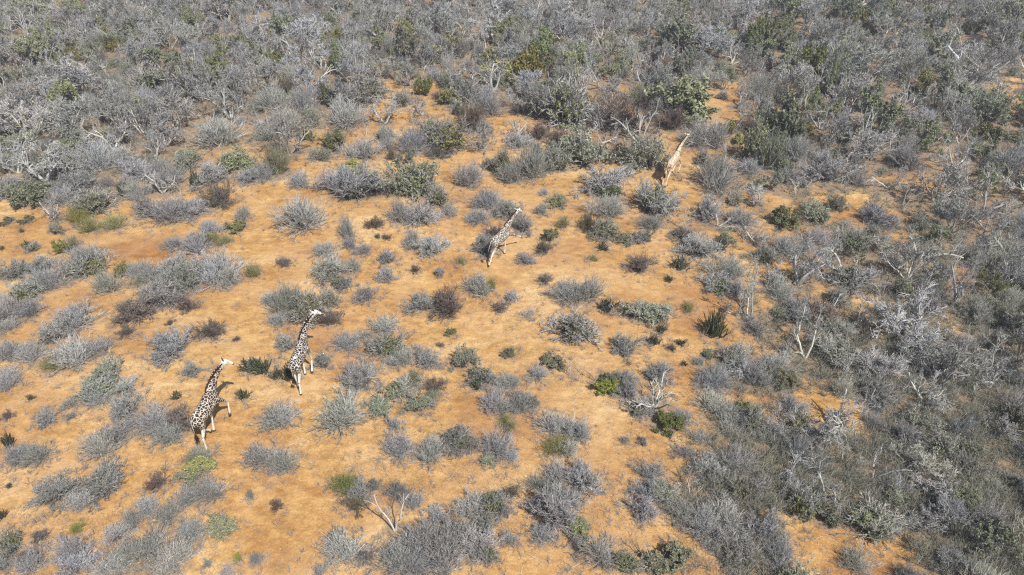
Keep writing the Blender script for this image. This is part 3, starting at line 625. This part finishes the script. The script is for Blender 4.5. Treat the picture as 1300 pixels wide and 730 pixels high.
def dry_grass():
    """thin dead grass and seedling sprigs, thicker round the bushes"""
    g = Geo(); cx, cy = [], []
    x, y = scatter_pts(15000, lambda a, b: .8)
    w = np.sin(x * .5 + 2 * np.sin(y * .23)) + np.sin(y * .61 + x * .17) + rng.normal(0, .8, len(x)); k = w > .1
    cx.append(x[k]); cy.append(y[k])
    for p in PL:
        if not p['hand']: continue
        n = int(8 + p['d'] * 9); a = rng.random(n) * 6.28; r = p['d'] * rng.uniform(.35, .95, n)
        cx.append(p['x'] + r * np.cos(a)); cy.append(p['y'] + r * np.sin(a))
    x, y = np.concatenate(cx), np.concatenate(cy); n = len(x)
    k = 9; xx = np.repeat(x, k) + rng.normal(0, .10, n * k); yy = np.repeat(y, k) + rng.normal(0, .10, n * k)
    L = np.repeat(rng.uniform(.05, .22, n), k) * rng.uniform(.6, 1.2, n * k)
    d = hemi(n * k, .1, 1.3, rng); b = np.stack([xx, yy, gz(xx, yy)], 1)
    P = np.stack([b, b + d * L[:, None]], 1)
    tubes(g, P, np.stack([np.full(n * k, .006), np.full(n * k, .003)], 1), 3, rng, tone=np.repeat(rng.random(n), k))
    return g
stuff('dry_grass', dry_grass(), M['straw'])

def litter():
    g = Geo(); x, y = scatter_pts(9000, lambda a, b: .25 + .75 * dens_at(a, b))
    n = len(x); a = rng.random(n) * 6.28; L = rng.uniform(.08, .5, n)
    b = np.stack([x, y, gz(x, y) + .012], 1)
    d = np.stack([np.cos(a), np.sin(a), rng.uniform(-.02, .12, n)], 1)
    P = walk(b, d, L, 4, .15, 0, rng); P[..., 2] = np.maximum(P[..., 2], gz(P[..., 0], P[..., 1]) + .006)
    tubes(g, P, np.full((n, 4), 1.) * rng.uniform(.003, .010, n)[:, None], 3, rng)
    return g
stuff('fallen_twigs', litter(), M['pale'])

def sprigs(nn=2600, f=lambda a, b: .35 + .65 * dens_at(a, b), k=14, lo=.12, hi=.48, rr=.006):
    """low sprigs that make the fuzzy grey growth between bushes"""
    g = Geo(); x, y = scatter_pts(nn, f)
    if nn < 3000:
        for p in PL:
            if p['hand'] and p['d'] > .9:
                q = int(3 + 4 * p['d']); a = rng.random(q) * 6.28; r = p['d'] * rng.uniform(.38, .66, q)
                x = np.append(x, p['x'] + r * np.cos(a)); y = np.append(y, p['y'] + r * np.sin(a))
    n = len(x)
    sz = rng.uniform(lo, hi, n)
    b = np.stack([np.repeat(x, k) + rng.normal(0, .03, n * k), np.repeat(y, k) + rng.normal(0, .03, n * k), np.zeros(n * k)], 1); b[:, 2] = gz(b[:, 0], b[:, 1])
    P = walk(b, hemi(n * k, .2, 1.4, rng), np.repeat(sz, k) * rng.uniform(.6, 1.2, n * k), 4, .15, .05, rng)
    tubes(g, P, np.full((n * k, 1), rr) * np.linspace(1, .5, 4), 3, rng)
    P1, R1 = branch(P, np.full((n * k, 4), .004), 2, .3, 1, .7, .5, 3, .15, .05, rng, rf=.8)
    P1[..., 2] = np.maximum(P1[..., 2], gz(P1[..., 0], P1[..., 1]) + .01); tubes(g, P1, R1, 3, rng)
    return g
stuff('low_sprigs', sprigs(), M['grey'])
stuff('undergrowth', sprigs(12500, lambda a, b: dens_at(a, b) ** 2, 13, .3, .9, .011), M['under'])

def stones():
    g = Geo(); x, y = scatter_pts(1500, lambda a, b: 1.); n = len(x)
    t = np.array([[1, 0, 0], [-1, 0, 0], [0, 1, 0], [0, -1, 0], [0, 0, 1], [0, 0, -1]], float)
    F3 = np.array([[0, 2, 4], [2, 1, 4], [1, 3, 4], [3, 0, 4], [2, 0, 5], [1, 2, 5], [3, 1, 5], [0, 3, 5]])
    s = rng.uniform(.012, .05, n)[:, None, None]
    V = t[None] * s * rng.uniform(.7, 1.3, (n, 6, 3)) * np.array([1, 1, .6]) + np.stack([x, y, gz(x, y) + .008], 1)[:, None]
    g.add(V, T=(F3[None] + (np.arange(n) * 6)[:, None, None]), tone=np.repeat(rng.random(n), 6))
    return g
stuff('pebbles', stones(), M['straw'])

# ------------------------------------------------------------------ giraffes
def coat(name, patch, patch2, cream, edge, scale):
    m, n, b = mat(name); N, L = n.nodes, n.links
    tc = N.new('ShaderNodeTexCoord')
    def vor(feat):
        v = N.new('ShaderNodeTexVoronoi'); v.feature = feat; v.inputs['Scale'].default_value = scale; v.inputs['Randomness'].default_value = .85
        L.new(mp.outputs[0], v.inputs['Vector']); return v
    nz = N.new('ShaderNodeTexNoise'); nz.inputs['Scale'].default_value = 7; L.new(tc.outputs['Object'], nz.inputs['Vector'])
    mx0 = N.new('ShaderNodeMix'); mx0.data_type = 'VECTOR'; mx0.inputs[0].default_value = .06
    L.new(tc.outputs['Object'], mx0.inputs[4]); L.new(nz.outputs['Color'], mx0.inputs[5])
    mp = N.new('ShaderNodeMapping'); L.new(mx0.outputs[1], mp.inputs[0])
    ve = vor('DISTANCE_TO_EDGE'); vc = vor('F1')
    zone = N.new('ShaderNodeAttribute'); zone.attribute_name = 'tone'
    r = N.new('ShaderNodeMapRange'); r.interpolation_type = 'SMOOTHSTEP'
    r.inputs[1].default_value = edge; r.inputs[2].default_value = edge + .035
    L.new(ve.outputs['Distance'], r.inputs[0])
    mu = N.new('ShaderNodeMath'); mu.operation = 'MULTIPLY'; L.new(r.outputs[0], mu.inputs[0]); L.new(zone.outputs['Fac'], mu.inputs[1])
    pc = ramp(n, [(0, patch), (1, patch2)]); L.new(vc.outputs['Color'], pc.inputs[0])
    mx = N.new('ShaderNodeMix'); mx.data_type = 'RGBA'
    L.new(mu.outputs[0], mx.inputs[0]); mx.inputs[6].default_value = (*cream, 1); L.new(pc.outputs[0], mx.inputs[7])
    L.new(mx.outputs[2], b.inputs['Base Color']); b.inputs['Roughness'].default_value = .7; b.inputs['Specular IOR Level'].default_value = .3
    return m

def flat(name, c, rough=.7):
    m, n, b = mat(name)
    t = n.nodes.new('ShaderNodeTexNoise'); t.inputs['Scale'].default_value = 20
    r = ramp(n, [(.3, tuple(v * .8 for v in c)), (.7, tuple(min(1, v * 1.15) for v in c))])
    n.links.new(t.outputs['Fac'], r.inputs[0]); n.links.new(r.outputs[0], b.inputs['Base Color']); b.inputs['Roughness'].default_value = rough
    return m
MG = {'mane': flat('mane_hair', (.12, .055, .03)), 'tail': flat('tail_hair', (.02, .016, .014)), 'hoof': flat('hoof_horn', (.05, .04, .035)),
      'horn': flat('horn_tip', (.06, .045, .04)), 'eye': flat('eye', (.01, .008, .008), .2), 'ear': flat('ear_hair', (.72, .68, .60))}

def loft(g, pts, seg=18):
    """pts: (x, y, z, r_vertical, r_side) along a spine"""
    C = np.array([p[:3] for p in pts], float); S = len(C)
    T = nrm(np.gradient(C, axis=0)); side = nrm(np.cross(T, np.array([0, 0, 1.]))); 
    side = np.where(np.abs(T[:, 2:3]) > .97, np.array([0, -1., 0]), side); upv = nrm(np.cross(side, T))
    th = np.arange(seg) / seg * 2 * math.pi
    rv = np.array([p[3] for p in pts])[:, None, None]; rs = np.array([p[4] for p in pts])[:, None, None]
    V = C[:, None] + upv[:, None] * np.cos(th)[None, :, None] * rv + side[:, None] * np.sin(th)[None, :, None] * rs
    k = np.arange(seg); Q = []
    for s in range(S - 1): Q.append(np.stack([s * seg + k, s * seg + (k + 1) % seg, (s + 1) * seg + (k + 1) % seg, (s + 1) * seg + k], 1))
    V = np.concatenate([V.reshape(-1, 3), C[:1] - T[:1] * rs[0] * .5, C[-1:] + T[-1:] * rs[-1] * .5])
    n0 = S * seg; T3 = [np.stack([(k + 1) % seg, k, np.full(seg, n0)], 1), np.stack([(S - 1) * seg + k, (S - 1) * seg + (k + 1) % seg, np.full(seg, n0 + 1)], 1)]
    g.add(V, np.concatenate(Q), np.concatenate(T3), tone=.5)

def giraffe(label, px, py, heading, size, legs, lean, headyaw, cm, tail_ang=.3, neck_side=0.):
    """legs: {FL,FR,HL,HR: (upper, middle, lower, hoof) angles in degrees from straight down, forward positive}"""
    g = Geo()
    torso = [(-1.10, 0, 2.12, .20, .14), (-.95, 0, 2.10, .38, .27), (-.6, 0, 2.08, .50, .37), (-.1, 0, 2.08, .54, .41),
             (.35, 0, 2.16, .60, .41), (.7, 0, 2.36, .60, .36), (.98, 0, 2.54, .46, .26), (1.12, 0, 2.66, .30, .18)]
    torso = [(a, b, c, d * .96, e * .88) for a, b, c, d, e in torso]; loft(g, smooth_pts(torso))
    # withers hump
    nb = np.array([.88, 0, 2.72]); la = R(lean); nl = 1.68
    nd = lambda a: np.array([math.sin(a), 0, math.cos(a)])
    P = [nb - .25 * nd(la + .5)]; pts = []
    rad = [(.44, .27), (.36, .22), (.28, .17), (.225, .145), (.19, .125), (.17, .115), (.155, .11)]
    q = nb.copy()
    for i, (rv, rs) in enumerate(rad):
        pts.append((*q, rv, rs)); a = la + R(10) * (1 - i / 3.)
        st = nd(a) * nl / 6; st[1] += neck_side * .05 * i
        q = q + st
    poll = np.array(pts[-1][:3])
    loft(g, smooth_pts(pts))
    hy = R(headyaw); fx = np.array([math.cos(hy), math.sin(hy), 0]); sd = np.array([-math.sin(hy), math.cos(hy), 0])
    hp = lambda f, z: poll + fx * f * .86 + np.array([0, 0, z * .9])
    hd = [(*hp(-.10, .02), .13, .10), (*hp(.04, .06), .165, .13), (*hp(.16, .02), .155, .125), (*hp(.29, -.07), .12, .095), (*hp(.39, -.16), .09, .075), (*hp(.48, -.25), .085, .08), (*hp(.52, -.29), .06, .06)]
    loft(g, smooth_pts(hd))
    hooves = []; legz = []
    for key, ang in legs.items():
        s = 1 if key[1] == 'L' else -1
        if key[0] == 'F': q = np.array([.66, .22 * s, 2.22]); Ls = (.62, .72, .74, .17); rr = [(.30, .16), (.19, .13), (.12, .10), (.095, .085), (.066, .058), (.058, .052), (.075, .068), (.062, .055), (.085, .075)]
        else: q = np.array([-.72, .21 * s, 2.15]); Ls = (.68, .66, .72, .18); rr = [(.36, .19), (.29, .17), (.18, .12), (.12, .09), (.085, .07), (.058, .052), (.07, .065), (.062, .055), (.085, .075)]
        lp = [(*q, *rr[0])]; k = 1
        for L_, a in zip(Ls, ang):
            a = R(a); dv = np.array([math.sin(a), 0, -math.cos(a)])
            lp.append((*(q + dv * L_ * .5), *rr[k])) if k < 7 or L_ > .3 else None
            if k < 7: k += 1
            q = q + dv * L_; 
            if L_ > .3: lp.append((*q, *rr[min(k, 7)])); k += 1
        lp.append((*q, *rr[8]))
        loft(g, smooth_pts(lp, 3), 12)
        hooves.append((q, R(ang[3]), s)); legz.append(q[2])
    drop = min(legz)
    me = g.mesh('body', cm)
    ob = bpy.data.objects.new('body_raw', me); COL.objects.link(ob)
    rm = ob.modifiers.new('r', 'REMESH'); rm.mode = 'VOXEL'; rm.voxel_size = .028
    smo = ob.modifiers.new('s', 'SMOOTH'); smo.iterations = 6; smo.factor = .5
    dg = bpy.context.evaluated_depsgraph_get(); dg.update()
    m2 = bpy.data.meshes.new_from_object(ob.evaluated_get(dg)); bpy.data.objects.remove(ob)
    n = len(m2.vertices); V = np.zeros(n * 3, np.float32); m2.vertices.foreach_get('co', V); V = V.reshape(-1, 3)
    # coat zones: patches on trunk, neck and upper legs; plain below the knees, under the belly and on the face
    x, y, z = V[:, 0], V[:, 1], V[:, 2]
    zone = np.clip((z - 1.22) / .45, 0, 1)
    dh = np.linalg.norm(V - (poll + fx * .25), axis=1); zone = np.minimum(zone, np.clip((dh - .42) / .12, 0, 1))
    belly = (np.abs(y) < .2) & (z < 1.66) & (np.abs(x) < .5); zone = np.where(belly, zone * .2, zone)
    for nm in [a.name for a in m2.attributes if a.name == 'tone']: m2.attributes.remove(m2.attributes[nm])
    at_ = m2.attributes.new('tone', 'FLOAT', 'POINT'); at_.data.foreach_set('value', zone.astype(np.float32))
    V[:, 2] -= drop; m2.vertices.foreach_set('co', V.ravel()); m2.polygons.foreach_set('use_smooth', np.ones(len(m2.polygons), bool))
    m2.materials.clear(); m2.materials.append(cm); m2.update()
    root = bpy.data.objects.new('giraffe', None); COL.objects.link(root)
    gx, gy = at(px, py)
    root.location = (gx, gy, float(gz(gx, gy)) + .01); root.rotation_euler = (0, 0, R(heading)); root.scale = (size,) * 3
    root['label'] = label; root['category'] = 'giraffe'; root['group'] = 'giraffes crossing the clearing'
    def part(nm, geo, m_):
        me_ = geo.mesh(nm, m_); vv = np.zeros(len(me_.vertices) * 3, np.float32); me_.vertices.foreach_get('co', vv); vv[2::3] -= drop
        me_.vertices.foreach_set('co', vv); me_.update()
        o = bpy.data.objects.new(nm, me_); COL.objects.link(o); o.parent = root; return o
    bo = bpy.data.objects.new('body', m2); COL.objects.link(bo); bo.parent = root
    # mane: upright hair ridge along the back of the neck
    gm = Geo(); A = smooth_pts(pts, 6)
    C = A[:, :3]; T = nrm(np.gradient(C, axis=0)); back = nrm(np.cross(np.array([0, 1., 0])[None], T)) * -1
    back = np.where(back[:, :1] > 0, -back, back)
    hair = rng.integers(0, len(C), 700); b0 = C[hair] + back[hair] * (A[hair, 3] - .03)[:, None]; b0[:, 1] += rng.normal(0, .012, 700)
    dd = nrm(back[hair] + rng.normal(0, .18, (700, 3)) + T[hair] * .2)
    tubes(gm, np.stack([b0, b0 + dd * .13], 1), np.tile([.012, .006], (700, 1)), 3, rng); part('mane', gm, MG['mane'])
    # tail
    gt = Geo(); ta = tail_ang; t0 = np.array([-1.12, 0, 2.3]); tp = [t0]
    for i in range(6): a = ta + i * .08 * (1 if ta > .6 else -.3); tp.append(tp[-1] + np.array([-math.sin(a), 0, -math.cos(a)]) * .15)
    loft(gt, [(*p_, .028 - .002 * i, .028 - .002 * i) for i, p_ in enumerate(tp)], 6); part('tail', gt, cm)
    gf = Geo(); hb = np.repeat(tp[-1][None], 90, 0); dirv = nrm(tp[-1] - tp[-2])
    Pf = walk(hb, nrm(dirv[None] + rng.normal(0, .16, (90, 3))), rng.uniform(.3, .6, 90), 4, .06, -.05, rng)
    tubes(gf, Pf, np.tile([.012, .011, .009, .004], (90, 1)), 3, rng); part('tail_tuft', gf, MG['tail'])
    for sgn in (-1, 1):
        gh = Geo(); b_ = poll + fx * .02 + sd * .06 * sgn + np.array([0, 0, .17])
        loft(gh, [(*(b_ + np.array([0, 0, .0])), .035, .035), (*(b_ + np.array([0, 0, .1]) - fx * .03), .028, .028), (*(b_ + np.array([0, 0, .15]) - fx * .04), .04, .04)], 8); part('horn', gh, MG['horn'])
        ge = Geo(); e0 = poll - fx * .06 + sd * .12 * sgn + np.array([0, 0, .07]); ed = nrm(sd * sgn * 1. - fx * .25 + np.array([0, 0, .35]))
        loft(ge, [(*(e0), .03, .02), (*(e0 + ed * .09), .07, .02), (*(e0 + ed * .17), .055, .016), (*(e0 + ed * .24), .012, .008)], 8); part('ear', ge, MG['ear'])
        gy_ = Geo(); c_ = poll + fx * .2 + sd * .118 * sgn + np.array([0, 0, .06])
        loft(gy_, [(*(c_ - fx * .03), .012, .012), (*c_, .03, .022), (*(c_ + fx * .03), .012, .012)], 8); part('eye', gy_, MG['eye'])
    gn = Geo(); mz = poll + fx * .465 + np.array([0, 0, -.28])
    loft(gn, [(*(mz - fx * .06), .07, .07), (*(mz + fx * .0), .066, .062), (*(mz + fx * .03), .03, .03)], 8); part('muzzle', gn, MG['horn'])
    for q_, a_, s_ in hooves:
        gq = Geo(); dv = np.array([math.sin(a_), 0, -math.cos(a_)])
        loft(gq, [(*(q_ - dv * .10), .082, .072), (*(q_ - dv * .02), .10, .085), (*(q_ + dv * .0), .095, .085)], 10); part('hoof', gq, MG['hoof'])

dark1 = coat('dark_patched_coat', (.028, .015, .009), (.075, .036, .019), (.74, .68, .58), .045, 6.4)
dark2 = coat('dark_patched_coat_small', (.022, .013, .009), (.055, .03, .018), (.76, .71, .63), .045, 7.0)
tan3 = coat('brown_patched_coat', (.06, .04, .03), (.12, .08, .058), (.76, .71, .63), .045, 7.0)
tan4 = coat('pale_patched_coat', (.33, .225, .135), (.46, .34, .215), (.72, .60, .45), .08, 6.0)
giraffe('dark-patched giraffe nearest the camera, striding right with one foreleg lifted, leftmost', 272, 556, 76, .94,
        dict(FL=(-12, 2, -12, -5), FR=(48, 40, -8, -15), HL=(34, -6, 42, 20), HR=(2, -22, -2, 5)), 28, -40, dark1, .1, -.9)
giraffe('dark-patched giraffe walking away between grey bushes, second from the left', 387, 486, 82, .92,
        dict(FL=(6, 2, -6, 0), FR=(24, 14, -22, -15), HL=(24, -10, 4, 2), HR=(0, -26, -8, -4)), 28, -40, dark2, .1, -.9)
giraffe('brown-patched giraffe cantering with one foreleg stretched out, middle of the clearing', 635, 327, 50, .84,
        dict(FL=(16, 8, -6, -4), FR=(62, 60, 56, 50), HL=(4, -22, -6, -4), HR=(-14, -40, -26, -18)), 36, -5, tan3, .5, -.5)
giraffe('pale tan giraffe, the farthest, running away on the right side of the clearing', 851, 229, 56, .90,
        dict(FL=(42, 30, -50, -40), FR=(50, 40, -26, -20), HL=(-8, -34, -18, -14), HR=(-16, -40, -24, -16)), 32, -8, tan4, .6, -.5)
